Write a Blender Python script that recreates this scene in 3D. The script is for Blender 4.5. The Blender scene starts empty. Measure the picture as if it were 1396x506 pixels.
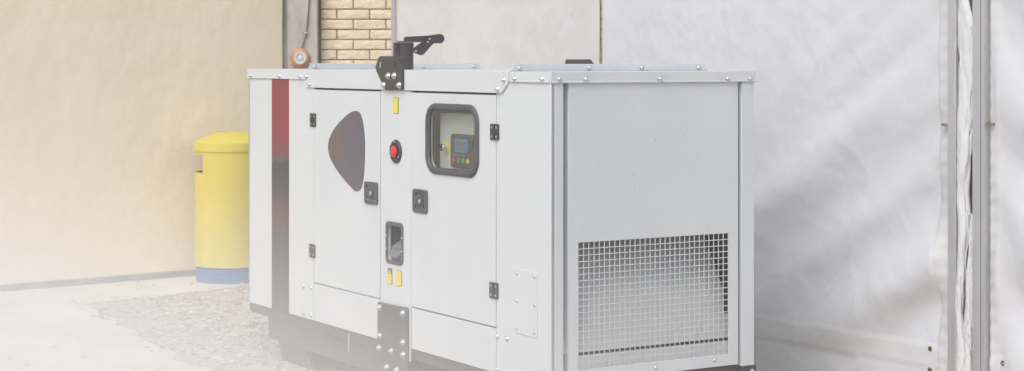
import bpy, bmesh, math, random
from mathutils import Vector, Matrix, noise
from mathutils.geometry import delaunay_2d_cdt
random.seed(7)
R = math.radians
scn = bpy.context.scene
col = scn.collection

# ------------------------------------------------------------------ materials
def mat(name, color, rough=0.5, metal=0.0, var=0.0, vscale=6.0, bump=0.0, bscale=60.0,
        spec=0.5, tint=None, coat=0.0, stretch=(1, 1, 1)):
    m = bpy.data.materials.new(name); m.use_nodes = True
    nt = m.node_tree; N = nt.nodes; Lk = nt.links
    b = N['Principled BSDF']
    b.inputs['Base Color'].default_value = (*color, 1)
    b.inputs['Roughness'].default_value = rough
    b.inputs['Metallic'].default_value = metal
    b.inputs['Specular IOR Level'].default_value = spec
    b.inputs['Coat Weight'].default_value = coat
    tc = N.new('ShaderNodeTexCoord')
    mp = N.new('ShaderNodeMapping'); mp.inputs['Scale'].default_value = stretch
    Lk.new(tc.outputs['Object'], mp.inputs['Vector'])
    if var > 0:
        n = N.new('ShaderNodeTexNoise'); n.inputs['Scale'].default_value = vscale
        n.inputs['Detail'].default_value = 6; n.inputs['Roughness'].default_value = .6
        Lk.new(mp.outputs['Vector'], n.inputs['Vector'])
        r = N.new('ShaderNodeValToRGB')
        r.color_ramp.elements[0].position = .3; r.color_ramp.elements[1].position = .7
        t = tint or (1, 1, 1)
        lo = tuple(c * (1 - var) * k for c, k in zip(color, t)); hi = tuple(min(1, c * (1 + var * .6)) for c in color)
        r.color_ramp.elements[0].color = (*lo, 1); r.color_ramp.elements[1].color = (*hi, 1)
        Lk.new(n.outputs['Fac'], r.inputs['Fac']); Lk.new(r.outputs['Color'], b.inputs['Base Color'])
        rr = N.new('ShaderNodeMapRange'); rr.inputs['To Min'].default_value = max(.02, rough - .08)
        rr.inputs['To Max'].default_value = min(1, rough + .1)
        Lk.new(n.outputs['Fac'], rr.inputs['Value']); Lk.new(rr.outputs['Result'], b.inputs['Roughness'])
    if bump > 0:
        n2 = N.new('ShaderNodeTexNoise'); n2.inputs['Scale'].default_value = bscale
        n2.inputs['Detail'].default_value = 5
        Lk.new(mp.outputs['Vector'], n2.inputs['Vector'])
        bp = N.new('ShaderNodeBump'); bp.inputs['Strength'].default_value = bump; bp.inputs['Distance'].default_value = .01
        Lk.new(n2.outputs['Fac'], bp.inputs['Height']); Lk.new(bp.outputs['Normal'], b.inputs['Normal'])
    return m

def nodes_of(m):
    return m.node_tree.nodes, m.node_tree.links, m.node_tree.nodes['Principled BSDF']

M = {}
M['paint'] = mat('white_paint', (.635, .66, .695), .42, var=.035, vscale=2.2, bump=.05, bscale=420)
def paint_dirt(m, color):
    N, Lk, b = nodes_of(m)
    tc = N.new('ShaderNodeTexCoord')
    def noise_mask(scale, st, lo, hi, amt, det=4):
        mp = N.new('ShaderNodeMapping'); mp.inputs['Scale'].default_value = st; Lk.new(tc.outputs['Object'], mp.inputs['Vector'])
        n = N.new('ShaderNodeTexNoise'); n.inputs['Scale'].default_value = scale; n.inputs['Detail'].default_value = det; Lk.new(mp.outputs[0], n.inputs['Vector'])
        r = N.new('ShaderNodeMapRange'); r.inputs['From Min'].default_value = lo; r.inputs['From Max'].default_value = hi; r.inputs['To Max'].default_value = amt
        Lk.new(n.outputs['Fac'], r.inputs['Value']); return r.outputs['Result']
    prev = None
    for args, tint in (((2.2, (1, 1, 1), .40, .68, .55), (.93, .935, .95)), ((5.0, (6, 6, .5), .56, .80, .3), (.93, .92, .90)), ((85, (1, 1, .7), .70, .76, .55, 2), (.70, .66, .60))):
        mx = N.new('ShaderNodeMix'); mx.data_type = 'RGBA'; mx.blend_type = 'MULTIPLY'
        Lk.new(noise_mask(*args), mx.inputs[0]); mx.inputs[7].default_value = (*tint, 1)
        if prev is None: mx.inputs[6].default_value = (*color, 1)
        else: Lk.new(prev, mx.inputs[6])
        prev = mx.outputs[2]
    for l in list(b.inputs['Base Color'].links): Lk.remove(l)
    Lk.new(prev, b.inputs['Base Color'])
    old = [n for n in N if n.type == 'BUMP'][0]
    w = N.new('ShaderNodeTexNoise'); w.inputs['Scale'].default_value = 2.6; w.inputs['Detail'].default_value = 1; Lk.new(tc.outputs['Object'], w.inputs['Vector'])
    b2 = N.new('ShaderNodeBump'); b2.inputs['Strength'].default_value = .35; b2.inputs['Distance'].default_value = .01
    Lk.new(w.outputs['Fac'], b2.inputs['Height']); Lk.new(b2.outputs['Normal'], old.inputs['Normal'])
paint_dirt(M['paint'], (.605, .638, .662))
M['paint_in'] = mat('inner_paint', (.56, .58, .59), .5, var=.05)
M['dark_paint'] = mat('dark_grey_paint', (.034, .031, .033), .42, var=.3, vscale=5, bump=.08, bscale=300)
M['frame_paint'] = mat('frame_paint', (.075, .066, .064), .45, var=.25, vscale=4, bump=.06, bscale=300)
M['black'] = mat('black_plastic', (.028, .027, .031), .4, var=.2, bump=.05, bscale=300)
M['rubber'] = mat('grey_rubber', (.07, .07, .082), .55, var=.2, vscale=14, bump=.05, bscale=200)
M['foam'] = mat('black_foam', (.012, .012, .013), .95, bump=.6, bscale=90)
M['zinc'] = mat('zinc_bolt', (.62, .68, .69), .32, metal=.85, var=.15, vscale=40)
M['steel'] = mat('galvanised_steel', (.60, .61, .63), .38, metal=.6, var=.12, vscale=18, bump=.04, bscale=80)
M['red'] = mat('red_plastic', (.62, .02, .035), .35)
M['yellow_sticker'] = mat('yellow_sticker', (.80, .62, .03), .4, var=.04)
M['bin_yellow'] = mat('yellow_bin_plastic', (.62, .52, .09), .62, var=.06, vscale=4, bump=.05, bscale=50)
M['bin_blue'] = mat('blue_bin_plastic', (.12, .23, .42), .5, var=.1, vscale=8, bump=.05, bscale=50)
M['inside_grey'] = mat('cabinet_panel', (.53, .57, .53), .5, var=.05)
M['inside_beige'] = mat('cabinet_lining', (.50, .46, .40), .8, var=.2, vscale=9, bump=.3, bscale=60)
M['gasket'] = mat('controller_case', (.055, .052, .055), .45)
M['screen'] = mat('lcd_screen', (.10, .14, .17), .15)
M['blue'] = mat('blue_bezel', (.03, .28, .62), .4)
M['green'] = mat('green_button', (.02, .42, .12), .4)
M['btn_yellow'] = mat('yellow_button', (.78, .55, .03), .4)
M['btn_grey'] = mat('grey_button', (.18, .18, .18), .4)
M['siren_orange'] = mat('orange_siren_plastic', (.56, .24, .12), .45, var=.12, vscale=20)
M['siren_grey'] = mat('grey_siren_face', (.62, .64, .66), .45, var=.1, vscale=20)
M['cable'] = mat('grey_cable', (.12, .10, .09), .6)
M['alu'] = mat('aluminium_post', (.56, .565, .58), .42, metal=.45, var=.08, vscale=10, bump=.05, bscale=60, stretch=(4, 4, .3))
M['alu_dark'] = mat('groove_shade', (.25, .245, .24), .5, metal=.3)
M['cord'] = mat('beige_cord', (.60, .54, .38), .8, var=.1)
M['toggle'] = mat('brass_toggle', (.30, .23, .15), .45, metal=.5, var=.3, vscale=40)
M['rust'] = mat('rusty_eyelet', (.16, .10, .05), .7, var=.4, vscale=60)
M['weed'] = mat('weed_leaf', (.16, .22, .07), .7, var=.3)
M['lens_dark'] = mat('cap_plastic', (.17, .17, .18), .4, var=.1)

# teardrop decal: dark print, its reflections painted in as lighter warm and blue drifts
m = mat('dark_print', (.07, .06, .065), .28, spec=.5); N, Lk, b = nodes_of(m)
tc = N.new('ShaderNodeTexCoord'); n = N.new('ShaderNodeTexNoise'); n.inputs['Scale'].default_value = 3.2; n.inputs['Detail'].default_value = 3
r = N.new('ShaderNodeValToRGB'); e = r.color_ramp.elements
e[0].position = .35; e[0].color = (.085, .078, .115, 1); e[1].position = .72; e[1].color = (.16, .085, .085, 1)
x = r.color_ramp.elements.new(.52); x.color = (.105, .082, .10, 1)
Lk.new(tc.outputs['Object'], n.inputs['Vector']); Lk.new(n.outputs['Fac'], r.inputs['Fac']); Lk.new(r.outputs['Color'], b.inputs['Base Color'])
M['decal'] = m
# printed stripe: red at the top, ragged change to dark grey, rusty flush lower down
m = mat('stripe_print', (.4, .02, .04), .4); N, Lk, b = nodes_of(m)
tc = N.new('ShaderNodeTexCoord'); sp = N.new('ShaderNodeSeparateXYZ'); Lk.new(tc.outputs['Object'], sp.inputs[0])
n = N.new('ShaderNodeTexNoise'); n.inputs['Scale'].default_value = 9; n.inputs['Detail'].default_value = 5; Lk.new(tc.outputs['Object'], n.inputs['Vector'])
ma = N.new('ShaderNodeMath'); ma.operation = 'MULTIPLY_ADD'; ma.inputs[1].default_value = .10
Lk.new(n.outputs['Fac'], ma.inputs[0]); Lk.new(sp.outputs['Z'], ma.inputs[2])
r = N.new('ShaderNodeValToRGB'); Lk.new(ma.outputs[0], r.inputs['Fac'])
e = r.color_ramp.elements
e[0].position = .25; e[0].color = (.075, .06, .06, 1); e[1].position = 1.0; e[1].color = (.40, .028, .05, 1)
for p, c in ((.62, (.070, .058, .060)), (.74, (.16, .055, .045)), (.84, (.062, .058, .064)), (.975, (.058, .055, .062)), (.0, (.075, .06, .06))):
    pass
# ramp works on 0..1, so the height is rescaled first
mr = N.new('ShaderNodeMapRange'); mr.inputs['From Min'].default_value = .27; mr.inputs['From Max'].default_value = 1.57
Lk.new(ma.outputs[0], mr.inputs['Value']); Lk.new(mr.outputs['Result'], r.inputs['Fac'])
e[0].position = .0; e[0].color = (.045, .036, .036, 1)
e[1].position = .69; e[1].color = (.20, .022, .038, 1)
for p, c in ((.33, (.040, .034, .035)), (.43, (.10, .035, .03)), (.52, (.025, .023, .027)), (.615, (.022, .022, .026)), (.635, (.08, .07, .075)), (.66, (.16, .035, .05)), (.80, (.23, .018, .036))):
    x = r.color_ramp.elements.new(p); x.color = (*c, 1)
Lk.new(r.outputs['Color'], b.inputs['Base Color'])
M['stripe'] = m

# concrete, plaster, brick, ground
def two_noise(name, c1, c2, s1, c3, s2, rough, bump, bs, fac2=.5, stretch=(1, 1, 1), dist=.01):
    m = mat(name, c1, rough, spec=.3); N, Lk, b = nodes_of(m)
    tc = N.new('ShaderNodeTexCoord'); mp = N.new('ShaderNodeMapping'); mp.inputs['Scale'].default_value = stretch
    Lk.new(tc.outputs['Object'], mp.inputs['Vector'])
    a = N.new('ShaderNodeTexNoise'); a.inputs['Scale'].default_value = s1; a.inputs['Detail'].default_value = 8; a.inputs['Roughness'].default_value = .65
    ra = N.new('ShaderNodeValToRGB'); ra.color_ramp.elements[0].position = .35; ra.color_ramp.elements[1].position = .65
    ra.color_ramp.elements[0].color = (*c1, 1); ra.color_ramp.elements[1].color = (*c2, 1)
    c = N.new('ShaderNodeTexNoise'); c.inputs['Scale'].default_value = s2; c.inputs['Detail'].default_value = 6; c.inputs['Roughness'].default_value = .7
    rc = N.new('ShaderNodeValToRGB'); rc.color_ramp.elements[0].position = .5; rc.color_ramp.elements[1].position = .72
    rc.color_ramp.elements[0].color = (0, 0, 0, 1); rc.color_ramp.elements[1].color = (fac2,) * 3 + (1,)
    mx = N.new('ShaderNodeMix'); mx.data_type = 'RGBA'; mx.inputs[7].default_value = (*c3, 1)
    for q in (a, c): Lk.new(mp.outputs['Vector'], q.inputs['Vector'])
    Lk.new(a.outputs['Fac'], ra.inputs['Fac']); Lk.new(c.outputs['Fac'], rc.inputs['Fac'])
    Lk.new(ra.outputs['Color'], mx.inputs[6]); Lk.new(rc.outputs['Color'], mx.inputs[0]); Lk.new(mx.outputs[2], b.inputs['Base Color'])
    h = N.new('ShaderNodeTexNoise'); h.inputs['Scale'].default_value = bs; h.inputs['Detail'].default_value = 8
    Lk.new(mp.outputs['Vector'], h.inputs['Vector'])
    bp = N.new('ShaderNodeBump'); bp.inputs['Strength'].default_value = bump; bp.inputs['Distance'].default_value = dist
    Lk.new(h.outputs['Fac'], bp.inputs['Height']); Lk.new(bp.outputs['Normal'], b.inputs['Normal'])
    return m
M['plaster'] = two_noise('cream_plaster', (.86, .76, .60), (.90, .81, .66), 1.1, (.81, .74, .62), .8, .85, .3, 9, .35, dist=.02)
M['plinth'] = two_noise('plinth_concrete', (.26, .25, .24), (.38, .37, .35), 6, (.15, .15, .14), 12, .9, .6, 30, .5)
M['column'] = two_noise('grey_render', (.42, .39, .35), (.56, .53, .49), 3.5, (.24, .21, .18), 2.6, .85, .4, 22, .6, (1.6, 1.6, .7))
M['brick'] = two_noise('cream_brick', (.78, .655, .47), (.88, .79, .63), 9, (.50, .34, .17), 26, .8, .9, 34, .45, (1, 1, 2.6), .012)
M['mortar'] = two_noise('brown_mortar', (.26, .19, .12), (.34, .26, .17), 20, (.16, .12, .08), 30, .9, .6, 60, .4)
M['concrete'] = two_noise('path_concrete', (.55, .51, .46), (.66, .62, .565), 1.6, (.36, .33, .29), 3.5, .85, .35, 25, .35)
M['gravel'] = two_noise('gravel', (.31, .26, .21), (.66, .59, .51), 30, (.24, .20, .16), 2.2, .95, 1.0, 42, .45, dist=.02)
M['stone_light'] = mat('pale_pebble', (.62, .58, .52), .85, var=.15, vscale=5)
M['stone_mid'] = mat('tan_pebble', (.50, .43, .35), .85, var=.2, vscale=5)
M['stone_dark'] = mat('grey_pebble', (.32, .28, .24), .85, var=.2, vscale=5)

def fabric(name, base, tint):
    m = mat(name, base, .42, spec=.45); N, Lk, b = nodes_of(m)
    tc = N.new('ShaderNodeTexCoord')
    a = N.new('ShaderNodeTexNoise'); a.inputs['Scale'].default_value = 1.3; a.inputs['Detail'].default_value = 7; a.inputs['Roughness'].default_value = .62
    ra = N.new('ShaderNodeValToRGB'); ra.color_ramp.elements[0].position = .38; ra.color_ramp.elements[1].position = .66
    ra.color_ramp.elements[0].color = (*tint, 1); ra.color_ramp.elements[1].color = (*base, 1)
    Lk.new(tc.outputs['Object'], a.inputs['Vector']); Lk.new(a.outputs['Fac'], ra.inputs['Fac']); Lk.new(ra.outputs['Color'], b.inputs['Base Color'])
    v = N.new('ShaderNodeTexVoronoi'); v.inputs['Scale'].default_value = 6.5; v.feature = 'SMOOTH_F1'
    w = N.new('ShaderNodeTexNoise'); w.inputs['Scale'].default_value = 3.0; w.inputs['Detail'].default_value = 4
    wm = N.new('ShaderNodeMix'); wm.data_type = 'RGBA'; wm.inputs[0].default_value = .35
    Lk.new(tc.outputs['Object'], w.inputs['Vector']); Lk.new(tc.outputs['Object'], wm.inputs[6]); Lk.new(w.outputs['Color'], wm.inputs[7]); Lk.new(wm.outputs[2], v.inputs['Vector'])
    n = N.new('ShaderNodeTexNoise'); n.inputs['Scale'].default_value = 16; n.inputs['Detail'].default_value = 6
    Lk.new(tc.outputs['Object'], n.inputs['Vector'])
    ad = N.new('ShaderNodeMath'); ad.operation = 'MULTIPLY_ADD'; ad.inputs[1].default_value = .35
    Lk.new(n.outputs['Fac'], ad.inputs[0]); Lk.new(v.outputs['Distance'], ad.inputs[2])
    bp = N.new('ShaderNodeBump'); bp.inputs['Strength'].default_value = .22; bp.inputs['Distance'].default_value = .02
    Lk.new(ad.outputs[0], bp.inputs['Height']); Lk.new(bp.outputs['Normal'], b.inputs['Normal'])
    return m
M['fabric'] = fabric('white_tarpaulin', (.645, .66, .70), (.605, .615, .645))
M['fabric_grey'] = fabric('grey_tarpaulin', (.62, .63, .65), (.575, .575, .58))  # greyer, creamier tone for the left sheet
M['hem'] = fabric('creamy_hem', (.625, .635, .66), (.585, .585, .59))
M['tan_lining'] = mat('tan_lining', (.42, .38, .31), .8, var=.2, vscale=4)
M['roll'] = mat('rolled_tarpaulin', (.66, .67, .69), .25, var=.06, vscale=6, bump=.2, bscale=14, spec=.5)

g = bpy.data.materials.new('window_glass'); g.use_nodes = True; N, Lk, b = nodes_of(g)
N.remove(b); out = N['Material Output']
tr = N.new('ShaderNodeBsdfTransparent'); tr.inputs[0].default_value = (.93, .95, .94, 1)
gl = N.new('ShaderNodeBsdfGlossy'); gl.inputs['Roughness'].default_value = .03
mx = N.new('ShaderNodeMixShader'); mx.inputs[0].default_value = .07; Lk.new(tr.outputs[0], mx.inputs[1]); Lk.new(gl.outputs[0], mx.inputs[2]); Lk.new(mx.outputs[0], out.inputs['Surface'])
M['glass'] = g

# ------------------------------------------------------------------ mesh builder
def conv(plane, a, b, d):
    if plane == 'L': return Vector((d, a, b))       # long face: a = along length, b = height, d = depth inwards
    if plane == 'E': return Vector((a, d, b))       # end face: a = across width, b = height
    return Vector((a, b, d))                        # top: a, b in plan, d = height

def inpoly(c, ps):
    r = False
    for k in range(len(ps)):
        a, b = ps[k], ps[k - 1]
        if (a[1] > c[1]) != (b[1] > c[1]) and c[0] < (b[0] - a[0]) * (c[1] - a[1]) / (b[1] - a[1]) + a[0]: r = not r
    return r
class MB:
    def __init__(s): s.bm = bmesh.new(); s.mats = []
    def mi(s, m):
        if m not in s.mats: s.mats.append(m)
        return s.mats.index(m)
    def prism(s, pts, plane, d0, d1, m, holes=()):
        i = s.mi(m); tmp = bmesh.new()
        if holes:
            vs, es = [], []
            for ps in [pts] + list(holes):
                n0 = len(vs); vs += [Vector(p) for p in ps]; es += [(n0 + k, n0 + (k + 1) % len(ps)) for k in range(len(ps))]
            ov, oe, of = delaunay_2d_cdt(vs, es, [], 0, 1e-7)[:3]
            bv = [tmp.verts.new(conv(plane, p[0], p[1], d0)) for p in ov]
            for f in of:
                c = sum((ov[k] for k in f), Vector((0, 0))) / len(f)
                if inpoly(c, pts) and not any(inpoly(c, h) for h in holes): tmp.faces.new([bv[k] for k in f])
            for v in [v for v in tmp.verts if not v.link_faces]: tmp.verts.remove(v)
        else:
            tmp.faces.new([tmp.verts.new(conv(plane, p[0], p[1], d0)) for p in pts])
        r = bmesh.ops.extrude_face_region(tmp, geom=list(tmp.faces))
        nv = [v for v in r['geom'] if isinstance(v, bmesh.types.BMVert)]
        bmesh.ops.translate(tmp, verts=nv, vec=conv(plane, 0, 0, d1 - d0))
        bmesh.ops.recalc_face_normals(tmp, faces=tmp.faces)
        s.merge(tmp, i)
    def merge(s, tmp, i, smooth=False):
        vm = {v: s.bm.verts.new(v.co) for v in tmp.verts}
        for f in tmp.faces:
            try: q = s.bm.faces.new([vm[v] for v in f.verts])
            except ValueError: continue
            q.material_index = i; q.smooth = smooth or f.smooth
        tmp.free()
    def box(s, lo, hi, m):
        s.prism([(lo[0], lo[1]), (hi[0], lo[1]), (hi[0], hi[1]), (lo[0], hi[1])], 'T', lo[2], hi[2], m)
    def lathe(s, c, axis, prof, m, seg=24, smooth=True):
        """prof = [(distance along axis, radius), ...] starting at centre c"""
        i = s.mi(m); tmp = bmesh.new(); ax = Vector(axis).normalized(); q = ax.to_track_quat('Z', 'Y')
        rings = []
        for d, r in prof:
            if r < 1e-6: rings.append([tmp.verts.new(Vector(c) + ax * d)])
            else: rings.append([tmp.verts.new(Vector(c) + q @ Vector((r * math.cos(2 * math.pi * k / seg), r * math.sin(2 * math.pi * k / seg), d))) for k in range(seg)])
        for A, B in zip(rings, rings[1:]):
            for k in range(seg):
                j = (k + 1) % seg
                if len(A) == 1 and len(B) == 1: continue
                if len(A) == 1: f = tmp.faces.new((A[0], B[k], B[j]))
                elif len(B) == 1: f = tmp.faces.new((A[k], A[j], B[0]))
                else: f = tmp.faces.new((A[k], A[j], B[j], B[k]))
                f.smooth = smooth
        bmesh.ops.recalc_face_normals(tmp, faces=tmp.faces)
        s.merge(tmp, i)
    def cyl(s, c, axis, r, h, m, seg=20):
        e = min(r, abs(h)) * .12; s.lathe(c, axis, [(0, 0), (0, r), (h - e, r), (h, r - e), (h, 0)], m, seg, False)
    def tube(s, pts, r, m, seg=8):
        i = s.mi(m); tmp = bmesh.new(); prev = None; P = [Vector(p) for p in pts]
        for k, p in enumerate(P):
            d = (P[min(k + 1, len(P) - 1)] - P[max(k - 1, 0)]).normalized(); q = d.to_track_quat('Z', 'Y')
            ring = [tmp.verts.new(p + q @ Vector((r * math.cos(2 * math.pi * t / seg), r * math.sin(2 * math.pi * t / seg), 0))) for t in range(seg)]
            if prev:
                for t in range(seg):
                    f = tmp.faces.new((prev[t], prev[(t + 1) % seg], ring[(t + 1) % seg], ring[t])); f.smooth = True
            else: tmp.faces.new(ring)
            prev = ring
        tmp.faces.new(prev)
        bmesh.ops.recalc_face_normals(tmp, faces=tmp.faces); s.merge(tmp, i)
    def build(s, name, parent=None, bevel=0, smooth=False, seg=2):
        me = bpy.data.meshes.new(name); s.bm.to_mesh(me); s.bm.free()
        for m in s.mats: me.materials.append(m)
        me.set_sharp_from_angle(angle=R(38))
        o = bpy.data.objects.new(name, me); col.objects.link(o)
        if parent: o.parent = parent
        if smooth:
            for p in me.polygons: p.use_smooth = True
        if bevel:
            md = o.modifiers.new('edge', 'BEVEL'); md.width = bevel; md.segments = seg; md.limit_method = 'ANGLE'; md.angle_limit = R(35)
            md.harden_normals = False
        return o

def tag(o, label=None, cat=None, group=None, kind=None):
    if label: o['label'] = label
    if cat: o['category'] = cat
    if group: o['group'] = group
    if kind: o['kind'] = kind
    return o
def empty(name, loc, rz=0):
    o = bpy.data.objects.new(name, None); col.objects.link(o); o.location = loc; o.rotation_euler = (0, 0, rz); o.empty_display_size = .1
    return o
def rect(a0, a1, b0, b1): return [(a0, b0), (a1, b0), (a1, b1), (a0, b1)]
def rrect(a0, a1, b0, b1, r, n=6):
    out = []
    for cx, cy, s in ((a1 - r, b1 - r, 0), (a0 + r, b1 - r, 90), (a0 + r, b0 + r, 180), (a1 - r, b0 + r, 270)):
        for k in range(n + 1):
            t = R(s + 90 * k / n); out.append((cx + r * math.cos(t), cy + r * math.sin(t)))
    return out
def smooth_loop(pts, n=5):
    out = []; L = len(pts)
    for i in range(L):
        p0, p1, p2, p3 = (Vector(pts[(i + k) % L]) for k in (-1, 0, 1, 2))
        for k in range(n):
            t = k / n
            out.append(tuple(.5 * ((2 * p1) + (-p0 + p2) * t + (2 * p0 - 5 * p1 + 4 * p2 - p3) * t * t + (-p0 + 3 * p1 - 3 * p2 + p3) * t ** 3)))
    return out

# ================================================================== GENERATOR
gen = empty('generator_set', (.1527, 7.05, 0), R(31.56))
tag(gen, 'white canopied diesel generator set standing on gravel in front of the white tent', 'generator')
LEN, WID, ZB, ZT = 2.98, 1.022, .272, 1.517
P_ = M['paint']
def part(name, mb, parent=gen, bevel=.0, **k): return mb.build(name, parent, bevel, **k)

def bolt(parent, a, b, plane='L', d=0.0, r=.0105, name='bolt'):
    mb = MB(); ax = {'L': (-1, 0, 0), 'E': (0, -1, 0)}[plane]; c = conv(plane, a, b, d)
    mb.cyl(c, ax, r * 1.35, .0025, M['zinc'], 14)
    c2 = Vector(c) + Vector(ax) * .0025
    mb.cyl(c2, ax, r, .008, M['zinc'], 6)
    mb.cyl(c2 + Vector(ax) * .008, ax, r * .5, .005, M['zinc'], 10)
    return mb.build(name, parent)
def dome_screw(parent, a, b, plane='L', d=0.0, r=.009, name='screw'):
    mb = MB(); ax = {'L': (-1, 0, 0), 'E': (0, -1, 0)}[plane]
    mb.lathe(conv(plane, a, b, d), ax, [(0, r * 1.3), (.0015, r * 1.3), (.0016, r), (r * .5, r * .8), (r * .75, r * .4), (r * .75, 0)], M['zinc'], 12)
    return mb.build(name, parent)

# --- long face skins -------------------------------------------------------
g_ = .0025
def skin(name, a0, a1, b0, b1, holes=(), d=0.0, th=.018, plane='L', parent=gen, m=None):
    mb = MB(); mb.prism(rect(a0, a1, b0, b1), plane, d, d + th, m or P_, holes); return mb.build(name, parent, .0018)
skin('side_panel', 2.166 + g_, LEN, ZB, 1.470)                          # far end panel with stripe
skin('side_panel', 0.0, .417 - g_, ZB, 1.475)                           # near end panel
capH = rrect(1.238, 1.384, .648, .812, .022)
skin('centre_panel', 1.152 + g_, 1.456 - g_, .44, 1.4255, holes=[capH], d=.001)
lp = skin('lower_panel', 1.4625, 2.166 - g_, ZB, .457, d=-.0005)
lp2 = skin('lower_panel', .417 + g_, 1.1490, ZB, .455, d=-.0005)
# dark backing sheet, added so the seams read as shaded gaps
win_hole = rrect(.575, .985, 1.088, 1.352, .06)
mb = MB(); mb.prism(rect(.01, LEN - .01, ZB + .005, 1.50), 'L', .026, .032, M['dark_paint'], [rrect(.53, 1.14, 1.03, 1.41, .01), rrect(1.2, 1.42, .62, .84, .01)])
part('seam_backing', mb)
# doors
def hinge(parent, a, b):
    mb = MB()
    mb.prism(rrect(a - .033, a - .002, b - .033, b + .033, .002, 2), 'L', -.006, 0, M['black'])
    mb.prism(rrect(a + .002, a + .033, b - .033, b + .033, .002, 2), 'L', -.006, 0, M['black'])
    mb.cyl((-.006, a, b - .033), (0, 0, 1), .0055, .066, M['black'], 12)
    for da in (-.0185, .0185):
        for db in (-.019, .019):
            mb.cyl((-.006, a + da, b + db), (-1, 0, 0), .0048, .002, M['zinc'], 10)
    return mb.build('hinge', parent, .0008)
def latch(parent, a, b):
    mb = MB()
    mb.prism(rrect(a - .066, a + .066, b - .052, b + .052, .014), 'L', -.009, 0, M['rubber'], [rrect(a - .046, a + .046, b - .036, b + .036, .006)])
    mb.prism(rrect(a - .047, a + .047, b - .037, b + .037, .006), 'L', -.001, 0.002, M['black'])
    o = mb.build('latch', parent, .002)
    return o
def latch_handle(parent, a, b):
    mb = MB()
    mb.prism(rrect(a - .030, a + .026, b - .030, b + .030, .006), 'L', -.007, -.001, M['rubber'])
    mb.prism(rrect(a + .026, a + .042, b - .016, b + .022, .004), 'L', -.009, -.001, M['rubber'])
    mb.lathe((-.007, a - .004, b), (-1, 0, 0), [(0, .021), (.003, .021), (.005, .018), (.0045, .012), (.002, .0105), (.002, 0)], M['rubber'], 20)
    mb.lathe((-.009, a - .004, b), (-1, 0, 0), [(0, .0095), (.003, .0095), (.0035, .008), (.0035, 0)], M['zinc'], 14)
    return mb

d1 = skin('door', 1.456 + g_, 2.166 - g_, .462, 1.4185, d=-.001)
hinge(d1, 2.172, 1.266); hinge(d1, 2.180, .617)
l1 = latch(d1, 1.538, .944); mbh = latch_handle(l1, 1.538, .944); 
for a_, l_, m_ in ((0, l1, mbh),): m_.build('paddle_handle', d1, .0008)
mb = MB(); mb.prism(smooth_loop([(1.701,1.323),(1.665,1.317),(1.637,1.290),(1.613,1.225),(1.606,1.150),(1.612,1.051),(1.630,.985),(1.655,.953),(1.690,.943),(1.727,.948),(1.873,1.014),(1.968,1.078),(2.000,1.125),(1.998,1.160),(1.975,1.195),(1.913,1.244),(1.819,1.291),(1.753,1.315)], 4), 'L', -.0035, -.0005, M['decal'])
mb.build('dark_decal', d1, .0012)

d2 = skin('door', .417 + g_, 1.152 - g_, .461, 1.4185, holes=[win_hole], d=-.001)
hinge(d2, .424, 1.266); hinge(d2, .430, .611)
l2 = latch(d2, 1.062, .938); latch_handle(l2, 1.062, .938).build('paddle_handle', d2, .0008)
# window frame: rounded rubber ring following the opening
def ring(path, r, depth, m):
    mbx = MB(); n = len(path); i = mbx.mi(m); tmp = bmesh.new(); rings = []
    for k in range(n):
        p = Vector(path[k]); t = (Vector(path[(k + 1) % n]) - Vector(path[k - 1])).normalized(); nn = Vector((t.y, -t.x))
        rr = []
        for j in range(10):
            th = 2 * math.pi * j / 10
            q = p + nn * (r * math.cos(th)); rr.append(tmp.verts.new(conv('L', q.x, q.y, depth - .85 * r * math.sin(th))))
        rings.append(rr)
    for k in range(n):
        A, B = rings[k], rings[(k + 1) % n]
        for j in range(10):
            f = tmp.faces.new((A[j], A[(j + 1) % 10], B[(j + 1) % 10], B[j])); f.smooth = True
    bmesh.ops.recalc_face_normals(tmp, faces=tmp.faces); mbx.merge(tmp, i); return mbx
ring(rrect(.566, .994, 1.080, 1.360, .065, 8), .0150, -.002, M['rubber']).build('window_frame', d2)
mb = MB(); mb.prism(rrect(.574, .986, 1.087, 1.353, .06, 8), 'L', .002, .005, M['glass']); mb.build('window_glass', d2)

# control cabinet behind the window
mb = MB()
def five(a0, a1, b0, b1, d, m, dd=.13):
    mb.prism(rect(a0, a1, b0, b1), 'L', dd, dd + .004, m)
five(.53, 1.14, 1.03, 1.41, .03, M['inside_beige'])
mb.box((.033, .526, 1.03), (.284, .53, 1.41), M['inside_grey']); mb.box((.033, 1.14, 1.03), (.284, 1.144, 1.41), M['inside_beige'])
mb.box((.033, .53, 1.026), (.284, 1.14, 1.03), M['inside_grey']); mb.box((.033, .53, 1.41), (.284, 1.14, 1.414), M['inside_grey'])
part('cabinet_lining', mb)
mb = MB(); mb.box((.055, .535, 1.035), (.125, .990, 1.332), M['inside_grey'])
cp = part('control_panel', mb, bevel=.003)
mb = MB(); mb.prism(rrect(.655, .868, 1.098, 1.243, .014), 'L', .038, .055, M['gasket'])
ctl = mb.build('controller', cp, .004)
mb = MB()
mb.prism(rrect(.716, .824, 1.166, 1.222, .006), 'L', .0355, .038, M['blue'])
mb.prism(rrect(.723, .817, 1.171, 1.217, .004), 'L', .0345, .0355, M['screen'])
for a in (.826, .799, .772, .745):
    mb.prism(rrect(a - .007, a + .007, 1.147, 1.157, .003, 3), 'L', .0355, .038, M['btn_grey'])
for a, m_ in ((.829, M['red']), (.791, M['btn_grey']), (.752, M['green']), (.711, M['btn_yellow'])):
    mb.lathe((.038, a, 1.129), (-1, 0, 0), [(0, .0115), (.004, .0115), (.006, .009), (.006, 0)], m_, 16)
mb.prism(rect(.672, .702, 1.172, 1.218), 'L', .0355, .038, M['black'])
mb.build('controller_keys', cp, 0)
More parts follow.
